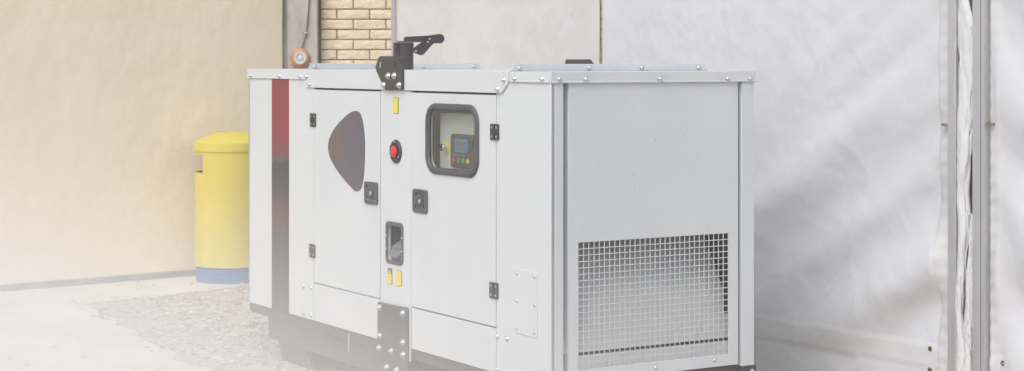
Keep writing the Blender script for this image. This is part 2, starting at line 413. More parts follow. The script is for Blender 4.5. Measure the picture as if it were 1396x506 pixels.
mb = MB(); mb.prism([(.926 + .024 * math.cos(t), 1.181 + .030 * math.sin(t)) for t in [2 * math.pi * k / 24 for k in range(24)]], 'L', .0525, .055, M['yellow_sticker'])
mb.lathe((.0525, .926, 1.181), (-1, 0, 0), [(0, .014), (.022, .014), (.025, .011), (.025, 0)], M['zinc'], 18)
mb.box((.018, .921, 1.166), (.034, .931, 1.197), M['black'])
mb.build('key_switch', cp, .0006)

# filler bay
mb = MB()
mb.prism(rrect(1.228, 1.394, .634, .826, .026), 'L', -.006, .001, M['rubber'], [rrect(1.243, 1.379, .652, .808, .018)])
for a, b in ((1.235, .70), (1.235, .76), (1.387, .70), (1.387, .76)):
    mb.lathe((-.006, a, b), (-1, 0, 0), [(0, .005), (.002, .004), (.0025, 0)], M['zinc'], 10)
fb = part('filler_bay', mb, bevel=.002)
mb = MB()
mb.box((.033, 1.22, .63), (.15, 1.224, .83), M['dark_paint']); mb.box((.033, 1.40, .63), (.15, 1.404, .83), M['dark_paint'])
mb.box((.033, 1.224, .626), (.15, 1.40, .63), M['dark_paint']); mb.box((.033, 1.224, .83), (.15, 1.40, .834), M['dark_paint']); mb.box((.15, 1.22, .626), (.154, 1.404, .834), M['dark_paint'])
mb.build('bay_lining', fb)
mb = MB(); ax = Vector((-.75, -.1, .66)).normalized()
c = Vector((.085, 1.335, .655)); mb.lathe(c, ax, [(0, .026), (.05, .026), (.051, .046), (.056, .05), (.072, .05), (.078, .044), (.078, 0)], M['lens_dark'], 28)
q = ax.to_track_quat('Z', 'Y')
for s_ in range(12):
    t = 2 * math.pi * s_ / 12; mb.cyl(c + ax * .054 + q @ Vector((.05 * math.cos(t), .05 * math.sin(t), 0)), ax, .005, .018, M['lens_dark'], 8)
cc = c + ax * .078
side = ax.cross(Vector((0, 1, 0))).normalized()
tmpb = MB(); mb.tube([cc + Vector((0, -.042, 0)), cc + Vector((0, .042, 0)) + ax * .002], .010, M['lens_dark'], 8)
mb.build('filler_cap', fb, 0)

# emergency stop
mb = MB(); mb.lathe((0, 1.297, 1.148), (-1, 0, 0), [(0, .054), (.004, .054), (.009, .049), (.010, .040), (.004, .033), (.002, .030), (.002, 0)], M['black'], 32)
for t in (90, 210, 330):
    mb.cyl((-.0085, 1.297 + .045 * math.cos(R(t)), 1.148 + .045 * math.sin(R(t))), (-1, 0, 0), .004, .003, M['zinc'], 8)
es = part('emergency_stop', mb)
mb = MB(); mb.lathe((-.002, 1.297, 1.148), (-1, 0, 0), [(0, .014), (.004, .014), (.005, .025), (.008, .0275), (.014, .0265), (.018, .021), (.019, 0)], M['red'], 28); mb.build('push_button', es)

# warning stickers
def sticker(a0, a1, b0, b1, pict):
    mb = MB(); mb.prism(rect(a0 - .0018, a1 + .0018, b0 - .0018, b1 + .0018), 'L', -.0009, .001, M['frame_paint'])
    mb.prism(rect(a0, a1, b0, b1), 'L', -.0016, -.0009, M['yellow_sticker'])
    if pict:
        am = (a0 + a1) / 2; h = a1 - a0
        mb.prism(rect(a0, a1, b1 - h * .62, b1), 'L', -.0022, -.0016, M['frame_paint'])
        mb.prism([(am - h * .34, b1 - h * .55), (am + h * .34, b1 - h * .55), (am, b1 - h * .06)], 'L', -.0028, -.0022, M['yellow_sticker'])
    return part('warning_sticker', mb)
sticker(1.278, 1.322, 1.322, 1.392, False); sticker(1.338, 1.376, .540, .610, True); sticker(1.246, 1.292, .540, .610, False)

# stripe
mb = MB(); mb.prism(rect(2.463, 2.676, ZB + .001, 1.468), 'L', -.0012, .0005, M['stripe']); part('painted_stripe', mb)

# access cover with screws
mb = MB(); mb.prism(rect(.097, .269, .458, .718), 'L', -.003, 0, P_); ac = part('access_cover', mb, bevel=.001)
for a in (.117, .251):
    for b in (.477, .588, .700): dome_screw(ac, a, b, d=-.003, r=.0065)
for a in (.329, .407):
    for b in (.288, .424): dome_screw(gen, a, b, r=.0105, name='bolt')
for a in (2.202, 2.287):
    for b in (.295, .431): dome_screw(gen, a, b, r=.0105, name='bolt')

# --- roof ------------------------------------------------------------------
mb = MB(); mb.box((.004, .004, 1.499), (WID - .004, .307, ZT), P_); part('roof_panel', mb, bevel=.004)
mb = MB(); mb.box((.002, .313, 1.499), (WID - .002, 2.250, ZT + .0005), P_); part('roof_panel', mb, bevel=.004)
mb = MB(); mb.box((.004, 2.256, 1.499), (WID - .004, LEN - .002, ZT), P_); part('roof_panel', mb, bevel=.004)
def trim(name, pts, plane, d, bol, lip=None):
    mb = MB(); mb.prism(pts, plane, d, d + .0085, P_)
    if lip: mb.prism(rect(lip[0], lip[1], lip[2], lip[2] + .007), plane, d - .0018, d + .004, P_)
    o = mb.build(name, gen, .0016)
    for a, b in bol: bolt(o, a, b, plane, d, r=.0085)
    return o
trim('roof_trim', [(.003, 1.4735), (.297, 1.4735), (.302, 1.479), (.309, ZT), (.003, ZT)], 'L', -.006, [(.258, 1.488), (.050, 1.488)], (.01, .295, 1.4735))
trim('roof_trim', [(.362, 1.427), (2.25, 1.427), (2.251, ZT), (.313, ZT), (.306, 1.476)], 'L', -.008, [(.338, 1.482), (.388, 1.443), (2.20, 1.443), (2.233, 1.482)])
trim('roof_trim', [(2.262, 1.4675), (LEN + .006, 1.4675), (LEN + .006, ZT), (2.256, ZT), (2.256, 1.473)], 'L', -.006, [(2.31, 1.481), (2.562, 1.482), (2.93, 1.481)], (2.27, LEN, 1.4675))
trim('roof_trim', rect(-.003, WID + .006, 1.4715, ZT), 'E', -.006, [(.034, 1.488), (.159, 1.487), (.523, 1.486), (.872, 1.485), (.993, 1.485)], (.006, WID, 1.4715))
# cross ribs on the roof
for y0, cut in ((.312, 1), (2.252, 1)):
    mb = MB(); mb.prism([(.006, ZT), (WID - .004, ZT), (WID - .022, ZT + .030), (.026, ZT + .030)], 'E', y0, y0 + .004, P_)
    mb.box((.026, y0 + .002, ZT + .026), (WID - .022, y0 + .03, ZT + .030), P_)
    o = part('roof_rib', mb, bevel=.0012)
    for a in (.045, .39, .66, .965): bolt(o, a, ZT + .014, 'E', y0, r=.0075)

# lifting brackets
def lift_bracket(xs, sg):
    mb = MB(); pts = [(1.203, 1.430), (1.373, 1.426), (1.380, 1.433), (1.466, 1.515), (1.470, 1.537), (1.440, 1.574), (1.430, 1.581), (1.216, 1.581), (1.203, 1.568)]
    x0 = xs; mb.prism(pts, 'L', x0, x0 + .008, M['dark_paint'],
        [rrect(1.419, 1.441, 1.526, 1.558, .010, 4), rrect(1.269, 1.291, 1.526, 1.558, .010, 4)])
    return mb.build('lifting_bracket', gen, .002)
lb = lift_bracket(-.017, 1)
for a, b in ((1.338, 1.491), (1.280, 1.492), (1.385, 1.448), (1.232, 1.450)): bolt(lb, a, b, d=-.017, r=.0118)
mb = MB(); mb.box((WID + .009, 1.215, 1.43), (WID + .017, 1.47, 1.545), M['dark_paint'])
mb.bm.free(); mb = MB(); mb.prism([(1.235, 1.43), (1.46, 1.43), (1.475, 1.545), (1.465, 1.567), (1.255, 1.567), (1.225, 1.545)], 'L', WID + .009, WID + .017, M['dark_paint']); mb.build('lifting_bracket', gen, .002)

# exhaust and rain cap
ex = Vector((.30, 1.77, 0))
mb = MB(); mb.lathe((ex.x, ex.y, 1.51), (0, 0, 1), [(0, .040), (.14, .040), (.14, .036), (.02, .036)], M['dark_paint'], 32)
ep = part('exhaust_pipe', mb)
mb = MB(); mb.box((ex.x - .060, ex.y - .012, 1.525), (ex.x - .036, ex.y + .012, 1.648), M['dark_paint'])
mb.cyl((ex.x - .047, ex.y - .012, 1.636), (0, -1, 0), .005, .004, M['black'], 10)
mb.lathe((ex.x, ex.y, 1.60), (0, 0, 1), [(0, .0402), (0, .0412), (.046, .0412), (.046, .0402)], M['dark_paint'], 32)
mb.build('pipe_clamp', ep, .001)
mb = MB(); y = ex.y
def cap_plate(pts, y0, y1, pc=1.0): mb.prism([(ex.x - .026 + p[0] * 1.13, p[1]) for p in pts], 'E', y0, y1, M['dark_paint'])
lobe = [(.181 + .025 * math.cos(R(t)) - .012, 1.668 + .023 * math.sin(R(t))) for t in range(-100, 91, 19)]
cap_plate([(-.004, 1.656), (.045, 1.650), (.10, 1.652), (.130, 1.645)] + lobe + [(.117, 1.683), (.002, 1.676), (-.004, 1.668)], y - .046, y - .040)
cap_plate([(.040, 1.600), (.074, 1.586), (.086, 1.590), (.142, 1.652), (.136, 1.674), (.106, 1.672), (.046, 1.626), (.034, 1.618)], y - .053, y - .047)
for a, b in ((.116, 1.667), (.107, 1.651), (.048, 1.607)):
    mb.cyl((ex.x - .026 + a * 1.13, y - .053, b), (0, -1, 0), .005, .004, M['zinc'], 8)
mb.lathe((ex.x, ex.y, 1.652), (0, 0, 1), [(0, 0), (0, .042), (.004, .042), (.004, 0)], M['dark_paint'], 28)
mb.build('rain_cap', ep, .0008)

# --- end face ----------------------------------------------------------------
skin('corner_post', .003, .059, ZB + .003, 1.4715, plane='E', d=.0, th=.045)
skin('corner_post', .955, WID - .001, ZB + .003, 1.4715, plane='E', d=.0, th=.045)
mt, mbm = .838, .333
skin('end_panel', .086, .938, .284, 1.490, holes=[rect(.133, .885, mbm, mt)], plane='E', d=.003, th=.004)
mb = MB(); mb.box((.086, .0072, .284), (.09, .05, 1.49), P_); part('panel_return', mb)
mb = MB(); mb.box((.934, .0072, .284), (.938, .05, 1.49), P_); part('panel_return', mb)
mb = MB(); mb.box((.045, .045, ZB), (.092, .049, 1.49), P_); mb.box((.932, .045, ZB), (.97, .049, 1.49), P_)
mb.prism(rect(.088, .936, .28, 1.49), 'E', .049, .052, M['foam'], [rect(.12, .90, .31, .862)])
part('end_frame', mb)
# mesh grille: one-inch wires
mb = MB(); W = .0032
n = 30
for k in range(1, n):
    a = .133 + (.885 - .133) * k / n; mb.box((a - W / 2, .0040, mbm), (a + W / 2, .0062, mt), P_)
nr = 20
for k in range(1, nr):
    b_ = mt - (mt - mbm) * k / nr
    mb.box((.133, .0018, b_ - W / 2), (.885, .0042, b_ + W / 2), P_)
part('mesh_grille', mb)
# curved air deflector behind the grille
mb = MB(); prof = [(.022, .398), (.045, .48), (.073, .575), (.13, .68), (.215, .814), (.29, .90), (.38, 1.0)]
mb.prism(prof + [(d + .003, z) for d, z in reversed(prof)], 'L', .05, .918, M['paint_in']); part('air_deflector', mb)
mb = MB(); mb.box((.10, .012, .325), (.925, .03, .386), P_); part('sill_plate', mb, bevel=.002)
mb = MB(); mb.box((.945, .053, .28), (.99, .50, 1.47), M['foam']); mb.box((.033, .50, .28), (.99, .51, 1.47), M['foam']); mb.box((.033, .053, .28), (.045, .5, 1.02), M['foam']); part('foam_lining', mb)
for a, b in ((.814, .312), (.512, .308), (.22, .308)): dome_screw(gen, a, b, 'E', .003, .007, name='screw')
mb = MB(); mb.lathe((.508, .003, 1.238), (0, -1, 0), [(0, .002), (.001, .002), (.001, 0)], M['toggle'], 8); part('rivet', mb)
# hidden faces: far end and far side
mb = MB(); mb.box((.0, LEN - .018, ZB), (WID, LEN - .001, 1.499), P_); mb.box((WID - .018, .046, ZB), (WID - .001, LEN - .019, 1.499), P_); part('rear_wall', mb)

# --- base --------------------------------------------------------------------
mb = MB()
mb.box((.006, .02, .222), (.10, LEN, .2700), M['frame_paint'])
mb.box((WID - .10, .02, .222), (WID - .006, LEN, .2700), M['frame_paint'])
mb.box((.101, LEN - .1, .222), (WID - .101, LEN, .2700), M['frame_paint'])
mb.box((.05, .02, .16), (WID - .04, .10, .2700 + .008), M['dark_paint'])
part('base_rail', mb, bevel=.003)
mb = MB(); mb.box((.012, 1.465, .109), (WID - .012, 2.750, .2205), M['frame_paint'])
for k in range(24):
    a = 1.63 + k * (2.045 - 1.63) / 23; mb.box((.0112, a - .003, .205), (.0119, a + .003, .2175), M['foam'])
for b in (.20, .135): mb.cyl((.012, 2.738, b), (-1, 0, 0), .008, .008, M['zinc'], 8)
part('fuel_tank', mb, bevel=.004)
mb = MB(); mb.box((.20, .2, .12), (WID - .2, 1.46, .235), M['dark_paint']); part('base_tray', mb, bevel=.004)
mb = MB(); mb.tube([(-.001, 1.776, .262), (-.002, 1.776, .17)], .0035, M['steel'], 8); part('pale_rod', mb)  # thin pale upright rod in front of the tank
for x0 in (.05, WID - .20):
    for y0 in (2.28, .35):
        mb = MB(); y1 = y0 + .42
        mb.prism([(y0, .0), (y1 - .04, .0), (y1 + .01, .108 if y0 > 1 else .13), (y0 + .12, .108 if y0 > 1 else .13)], 'L', x0, x0 + .15, M['dark_paint']); part('skid_foot', mb, bevel=.004)
# big mounting plate
mb = MB(); mb.prism([(1.166, .03), (1.461, .03), (1.461, .440), (1.454, .447), (1.176, .452), (1.166, .442)], 'L', -.012, -.003, M['frame_paint'])
mp_ = part('mounting_plate', mb, bevel=.002)
for a, b in ((1.435,.424),(1.206,.425),(1.435,.294),(1.206,.294),(1.439,.238),(1.319,.239),(1.203,.239),(1.362,.159),(1.265,.161),(1.435,.09),(1.206,.09)): bolt(mp_, a, b, d=-.012, r=.0115)
mb = MB(); mb.prism(rect(1.1505, 1.157, .215, .452), 'L', -.008, .0, P_); part('edge_strip', mb)
mb = MB(); mb.box((.955, -.004, .10), (1.030, .06, .274), M['black']); cf = part('corner_foot', mb, bevel=.002)
bolt(cf, 1.006, .253, 'E', -.004, .006)
mb = MB(); mb.box((-.006 + .01, -.004, .10), (.075, .06, .268), M['black']); cf2 = part('corner_foot', mb, bevel=.002)

# ================================================================== TENT
tent = empty('marquee_tent', (1.187, 8.75, 0), math.atan2(-.852, .523))
tag(tent, 'white tarpaulin wall of a marquee tent on aluminium posts behind the generator', 'tent')
def fbm(x, y, z, o=4):
    return noise.fractal(Vector((x, y, z)), 1.0, 2.0, o)
def disp(a, z, k):
    d = .014 * fbm(a * .55, z * .45, k, 2)
    d += .0045 * abs(fbm(a * 3.1 + 3, z * 3.1, k + 5, 4))
    d += .0016 * fbm(a * 9, z * 9, k + 9, 3)
    for f_, g_2 in ((1.7, .006), (3.6, .005), (7.5, .0035), (14, .002)):
        q_ = Vector((a * f_ + .5 * fbm(a, z, 20 + k, 2), z * f_ + .5 * fbm(a, z, 30 + k, 2), 7.0 * k))
        d += g_2 * max(0, .30 - abs(noise.noise(q_)) * 3) * max(0, min(1, .5 + 1.5 * noise.noise(q_ * .5)))
    if k == 1:                                    # middle panel: drapes fanning down-left from the post
        u = a * .87 * 0 + (a * math.sin(R(30)) - z * math.cos(R(30)))   # across the folds
        v = a * math.cos(R(30)) + z * math.sin(R(30))
        w = max(0, min(1, (a + .5) / 1.1)) * max(0, min(1, (1.55 - z) / .6)) * max(0, min(1, (z - .2) / .35))
        uu = u + .05 * fbm(v * 1.0, u * 1.6, 3, 2) + .05 * v
        d += 2.5 * w * (.0105 * math.sin(uu * 17 + .4) * (.75 + .6 * noise.noise(Vector((u * 3, v * .8, 4)))) + .010 * math.sin(uu * 8.5 + 1.0))
        w2 = max(0, min(1, 1 - abs(z - 1.5) / .7)) * max(0, min(1, (a - .1) / .9))
        d += w2 * .0045 * math.sin((u * 1.2 + .1 * fbm(a, z, 8, 2)) * 26)
    if k == 0:
        d += .008 * math.sin(a * 8 + .9 * fbm(a, z, 2, 2)) * (.4 + .6 * abs(math.sin(a * 1.7)))
    if k == 2:
        d += .018 * math.sin((a * .5 - z * .9) * 11 + 1.5 * fbm(a * 1.5, z * 1.5, 4, 2)) * max(0, min(1, (1.7 - z)))
        d += .010 * math.sin((a * .8 + z * .7) * 17 + 2 * fbm(a, z, 6, 2))
    return d
def panel(a0, a1, k, m, na, nz=150, z0=.015, z1=3.0):
    mb = MB(); i = mb.mi(m); j = mb.mi(M['hem']); tmp = mb.bm; G = []
    for ia in range(na + 1):
        a = a0 + (a1 - a0) * ia / na; colv = []
        for iz in range(nz + 1):
            z = z0 + (z1 - z0) * (iz / nz) ** 1.25
            edge = min(1, (a - a0) / .05, (a1 - a) / .08)
            d = disp(a, z, k) * max(0, edge)
            if k and .215 + .03 * a * .6 < z < .318 + .03 * a * .5: d += .004
            if k == 1 and a > 1.232: d += .004 + .0016 * math.sin(z * 90)
            if k == 2 and a < a0 + .055: d += .004 + .0016 * math.sin(z * 90)
            colv.append(tmp.verts.new((a, -d, z)))
        G.append(colv)
    for ia in range(na):
        for iz in range(nz):
            f = tmp.faces.new((G[ia][iz], G[ia + 1][iz], G[ia + 1][iz + 1], G[ia][iz + 1])); f.smooth = True
            a = G[ia][iz].co.x; z = G[ia][iz].co.z
            if k and .215 + .03 * a * .6 < z < .318 + .03 * a * .5: f.material_index = j
            elif (k == 1 and a > 1.232) or (k == 2 and a < a0 + .055): f.material_index = j
            else: f.material_index = i
    o = mb.build('wall_sheet', tent); md = o.modifiers.new('thick', 'SOLIDIFY'); md.thickness = .002; md.offset = 1
    return o
panel(-3.735, -1.334, 0, M['fabric_grey'], 200)
panel(-1.320, 1.303, 1, M['fabric'], 330, 190)
panel(1.530, 4.3, 2, M['fabric'], 300, 170)
mb = MB(); mb.tube([(-1.327, -.008, .02), (-1.330, -.008, 1.4), (-1.326, -.008, 2.2), (-1.335, -.008, 3.0)], .0085, M['cord'], 8); part('seam_cord', mb, tent)
def post(a0, a1, y0, y1, groove=True):
    mb = MB(); mb.box((a0, y0, 0), (a1, y1, 3.04), M['alu']); 
    if groove: mb.box((a1 - .022, y0 - .0006, .02), (a1 - .017, y0 - .0001, 3.0), M['alu_dark'])  # flat dark strip paints a groove's shade onto the post face
    return mb.build('post', tent, .003)
post(-3.775, -3.738, -.02, .03)
post(1.304, 1.350, -.022, .05, False)
post(1.455, 1.521, -.030, .05)
post(-1.36, -1.30, .03, .08)
post(4.31, 4.38, -.03, .05)
mb = MB(); mb.box((1.30, .053, .0), (1.55, .057, 3.0), M['tan_lining']); part('lining', mb, tent)
mb = MB(); mb.box((-3.78, .06, 3.0), (4.4, .12, 3.06), M['alu']); part('eave_beam', mb, tent, .004)
# roof slope of the tent, above the picture
mb = MB(); mb.prism([(.0, 3.06), (2.6, 4.2), (2.6, 4.205), (.0, 3.066)], 'L', -3.8, 4.4, M['fabric']); part('roof_sheet', mb, tent)
# twisted flap between the two posts
def flap(cs, name, seed):
    mb = MB(); i = mb.mi(M['roll']); tmp = mb.bm; prev = None; n = 170; S = 28
    for k in range(n + 1):
        t = k / n; z = cs[0][0] + (cs[-1][0] - cs[0][0]) * t
        for p, q in zip(cs, cs[1:]):
            if min(p[0], q[0]) - 1e-6 <= z <= max(p[0], q[0]) + 1e-6:
                s = (z - p[0]) / (q[0] - p[0]); s = s * s * (3 - 2 * s); ce = p[1] + (q[1] - p[1]) * s; w = p[2] + (q[2] - p[2]) * s; break
        row = []
        for j in range(S):
            th = 2 * math.pi * j / S
            nn = fbm(math.cos(th) * .9 + seed, math.sin(th) * .9, z * 2.4, 3)
            cr = abs(noise.noise(Vector((seed + math.cos(th) * .8, z * 7.0 + 1.5 * math.cos(th), math.sin(th) * .8))))
            rr = 1 + .12 * math.sin(2 * th + z * 4 + seed) + .30 * nn - .75 * max(0, .35 - 2.2 * cr)
            row.append(tmp.verts.new((ce + w * rr * math.cos(th), -.006 + .020 * rr * math.sin(th), z)))
        if prev:
            for j in range(S):
                f = tmp.faces.new((prev[j], prev[(j + 1) % S], row[(j + 1) % S], row[j])); f.smooth = True
        prev = row
    o = mb.build(name, tent); return o
flap([(3.0, 1.385, .030), (1.85, 1.378, .024), (1.66, 1.400, .046), (1.50, 1.402, .044), (1.35, 1.396, .044), (1.22, 1.388, .036), (1.0, 1.376, .027), (.88, 1.383, .032), (.70, 1.372, .024), (.5, 1.360, .022), (.34, 1.368, .026), (.02, 1.36, .025)], 'rolled_flap', 1.0)
flap([(.92, 1.445, .008), (.8, 1.436, .013), (.6, 1.425, .019), (.35, 1.410, .026), (.02, 1.402, .034)], 'rolled_flap', 4.0)
for a, z in ((1.287, 1.288), (1.545, 1.300)):
    mb = MB(); mb.tube([(a - .018, -.016, z), (a - .008, -.022, z + .001), (a + .008, -.022, z), (a + .018, -.016, z)], .006, M['toggle'], 8)
    mb.lathe((a, -.026, z - .006), (0, 0, 1), [(0, 0), (0, .007), (.012, .007), (.012, 0)], M['toggle'], 10); part('toggle', mb, tent)
for a, z in ((1.184, .318), (1.184, .226), (1.602, .316)):
    yd = -disp(a, z, 1 if a < 1.4 else 2) * min(1, (1.303 - a) / .08 if a < 1.4 else (a - 1.53) / .05) - .0045
    mb = MB(); mb.lathe((a, yd, z), (0, -1, 0), [(0, .012), (.003, .011), (.003, .005), (0, .0045)], M['rust'], 16)
    mb.lathe((a, yd, z), (0, -1, 0), [(0, .0045), (.001, .0045), (.001, 0)], M['foam'], 10)
    part('eyelet', mb, tent)

# ================================================================== LITTER BIN
bn = empty('litter_bin', (-1.985, 12.75, 0), 0)
tag(bn, 'yellow round litter bin with a domed lid and blue ribbed base by the cream wall', 'litter bin')
rb = .265
def sector_tube(mb, r, z0, z1, th, m, a0=0, a1=360, n=72):
    i = mb.mi(m); tmp = bmesh.new(); full = abs(a1 - a0) >= 360; L_ = []
    for k in range(n + (0 if full else 1)):
        t = R(a0 + (a1 - a0) * k / n); c, s = math.cos(t), math.sin(t)
        L_.append([tmp.verts.new((rr * c, rr * s, z)) for rr, z in ((r, z0), (r, z1), (r - th, z1), (r - th, z0))])
    m_ = len(L_)
    for k in range(m_ if full else m_ - 1):
        A, B = L_[k], L_[(k + 1) % m_]
        for j in range(4): f = tmp.faces.new((A[j], B[j], B[(j + 1) % 4], A[(j + 1) % 4])); f.smooth = j in (0, 2)
    if not full: tmp.faces.new(L_[0]); tmp.faces.new(L_[-1])
    bmesh.ops.recalc_face_normals(tmp, faces=tmp.faces); mb.merge(tmp, i)
mb = MB(); sector_tube(mb, rb, .115, .775, .008, M['bin_yellow'])
sector_tube(mb, rb, .775, .905, .008, M['bin_yellow'], -132, 132)
sector_tube(mb, rb, .905, .945, .008, M['bin_yellow'])
mb.lathe((0, 0, .74), (0, 0, 1), [(0, 0), (0, rb - .009)], M['foam'], 40)
part('body', mb, bn)
mb = MB(); mb.lathe((0, 0, .935), (0, 0, 1), [(-.012, rb + .001), (-.012, rb + .006), (.040, rb + .008), (.052, rb + .005), (.060, rb - .008), (.085, rb - .065), (.108, .135), (.121, .07), (.125, 0)], M['bin_yellow'], 48)
lid = part('lid', mb, bn)
mb = MB(); mb.box((-.13, -.09, 1.035), (-.03, -.06, 1.058), M['bin_yellow']); mb.tube([(-.13, -.075, 1.040), (-.08, -.075, 1.056), (-.03, -.075, 1.050)], .008, M['toggle']); mb.build('lid_hinge', lid, .002)
mb = MB(); prof = [(0, rb - .012)]
for k in range(6): z = .018 * k; prof += [(z + .003, rb - .008), (z + .013, rb - .008), (z + .018, rb - .016)]
prof.append((.118, rb - .010)); mb.lathe((0, 0, 0), (0, 0, 1), prof, M['bin_blue'], 48); part('base', mb, bn)

# ================================================================== WALLS BEHIND
cw = empty('cream_wall', (-1.733, 13.46, 0), math.atan2(.614, .789))
tag(cw, 'cream plastered wall with a grey ragged foot at the left of the yard', 'wall')
mb = MB(); i = mb.mi(M['plaster']); tmp = mb.bm; G = []; NA, NZ = 260, 90
for ia in range(NA + 1):
    a = -9.0 + 9.0 * ia / NA; c = []
    for iz in range(NZ + 1):
        z = .035 + .012 * noise.noise(Vector((a * 7, 0, 3))) + .008 * noise.noise(Vector((a * 23, 0, 1))) if iz == 0 else .06 + 3.4 * (iz - 1) / (NZ - 1)
        c.append(tmp.verts.new((a, -.02 + .004 * fbm(a * 1.6, z * 1.6, 0, 4), z)))
    G.append(c)
for ia in range(NA):
    for iz in range(NZ):
        f = tmp.faces.new((G[ia][iz], G[ia + 1][iz], G[ia + 1][iz + 1], G[ia][iz + 1])); f.smooth = True
mb.prism(rect(-9, 0, .045, 3.46), 'E', .0, .25, M['plaster'])
mb.box((-.004, -.014, .045), (0.0, .0, 3.46), M['plaster'])
part('plaster_face', mb, cw)
mb = MB(); mb.box((-9, -.03, 0), (0, .24, .05), M['plinth']); part('plinth', mb, cw, .006)

cm = MB(); cm.box((-1.738, 13.50, 0), (-1.690, 13.80, 3.5), M['column']); cm.box((-1.690, 13.485, 0), (-1.462, 13.80, 3.5), M['column'])
co = cm.build('concrete_column', None, .006); tag(co, 'grey weathered concrete column carrying the orange siren beside the brickwork', 'column')

bw = empty('brick_wall', (-1.2033, 13.60, 0), 0)
tag(bw, 'wall of rough cream bricks in brown mortar between the column and the tent', 'wall')
mb = MB(); mb.box((-1.458, .02 - .002, 0), (-1.4579, .02, .01), M['mortar']); mb.bm.free()
mb = MB(); mb.box((-.256, .012, 0), (2.2, .22, 3.5), M['mortar']); part('mortar', mb, bw)
mb = MB(); bi = mb.mi(M['brick']); px_, pz = .248, .0767; z_ref = 1.952
for r_ in range(-25, 20):
    z0 = z_ref + r_ * pz + .005; z1 = z0 + pz - .010
    if z0 < 0.01: continue
    for c in range(-2, 10):
        x0 = c * px_ + (0 if r_ % 2 == 0 else -px_ / 2) + .005; x1 = x0 + px_ - .010
        x0 = max(x0, -.243)
        if x1 < -.20: continue
        t = bmesh.new(); jit = random.uniform(-.003, .003); nx, nz_ = 12, 4; gv = []
        for ix in range(nx + 1):
            rowv = []
            for iz in range(nz_ + 1):
                x = x0 + (x1 - x0) * ix / nx; z = z0 + (z1 - z0) * iz / nz_
                e_ = 0 if (0 < ix < nx and 0 < iz < nz_) else .0025
                rowv.append(t.verts.new((x, jit + e_ + .006 * noise.noise(Vector((x * 16, r_ * 7.3 + c, z * 85))), z)))
            gv.append(rowv)
        for ix in range(nx):
            for iz in range(nz_): t.faces.new((gv[ix][iz], gv[ix + 1][iz], gv[ix + 1][iz + 1], gv[ix][iz + 1])).smooth = False
        for ring_ in ([gv[k][0] for k in range(nx + 1)], [gv[nx][k] for k in range(nz_ + 1)], [gv[k][nz_] for k in range(nx, -1, -1)], [gv[0][k] for k in range(nz_, -1, -1)]):
            bk = [t.verts.new((v.co.x, .016, v.co.z)) for v in ring_]
            for k in range(len(bk) - 1): t.faces.new((ring_[k + 1], ring_[k], bk[k], bk[k + 1]))
        mb.merge(t, bi)
part('brick_facing', mb, bw)

# siren on the column
sr = empty('alarm_siren', (-1.590, 13.485, 1.582), 0)
tag(sr, 'round orange siren with a grey face fixed to the concrete column', 'siren')
mb = MB(); mb.lathe((0, 0, 0), (0, -1, 0), [(0, .060), (.008, .070), (.02, .074), (.034, .071), (.042, .060), (.045, .047)], M['siren_orange'], 40); part('housing', mb, sr)
mb = MB(); mb.lathe((.004, -.042, 0), (0, -1, 0), [(0, .048), (.006, .048), (.008, .044), (.006, .038), (.005, .016), (.008, .013), (.010, .007), (.010, 0)], M['siren_grey'], 32)
for k in range(12):
    t = 2 * math.pi * k / 12; mb.box((.004 + .025 * math.cos(t) - .003, -.0495, .025 * math.sin(t) - .003), (.004 + .025 * math.cos(t) + .003, -.0465, .025 * math.sin(t) + .003), M['cable'])
part('sounder_face', mb, sr)
mb = MB(); mb.tube([(-.0 + .012, -.012, .07), (.03, -.012, .13), (.045, -.012, .19), (.058, -.012, .30), (.068, -.012, .42), (.072, -.012, .6), (.07, -.012, 1.9)], .0042, M['cable'], 8)
cb = mb.build('power_cable', sr)
mb = MB(); mb.box((.030, -.020, .183), (.058, -.002, .193), M['steel']); mb.cyl((.018, 0, .186), (0, -1, 0), .004, .008, M['cable'], 8); mb.build('cable_clip', cb, .001)

# ================================================================== GROUND
mb = MB(); i = mb.mi(M['gravel']); S = 150
vs = [mb.bm.verts.new(p) for p in ((-S, -S, 0), (S, -S, 0), (S, S, 0), (-S, S, 0))]; mb.bm.faces.new(vs)
tag(mb.build('ground'), 'pale gravel ground of the yard', None, kind='structure')
mb = MB(); i = mb.mi(M['concrete'])
pts = [(-2.735, 11.50), (-2.32, 10.60), (-1.57, 9.02), (-.75, 7.2), (-.1, 5.9), (-.1, -3), (-12, -3), (-12, 5.45), (-1.733, 13.44), (-1.0, 13.48), (-1.0, 13.2), (-1.82, 12.39)]
res = []
for k in range(len(pts)):
    p, q = Vector(pts[k]), Vector(pts[(k + 1) % len(pts)]); nseg = max(1, int((q - p).length / .12)) if k in (11, 0, 1, 2, 3, 10) else 1
    nrm = Vector(((q - p).y, -(q - p).x)).normalized()
    for s in range(nseg):
        w = p.lerp(q, s / nseg); res.append(w + nrm * (.07 * noise.noise(Vector((w.x * 4, w.y * 4, 0))) + .03 * noise.noise(Vector((w.x * 15, w.y * 15, 2))) if nseg > 1 else 0))
mb.bm.faces.new([mb.bm.verts.new((p.x, p.y, .004)) for p in res])
bmesh.ops.triangulate(mb.bm, faces=list(mb.bm.faces))
tag(mb.build('path'), 'concrete path', None, kind='structure')

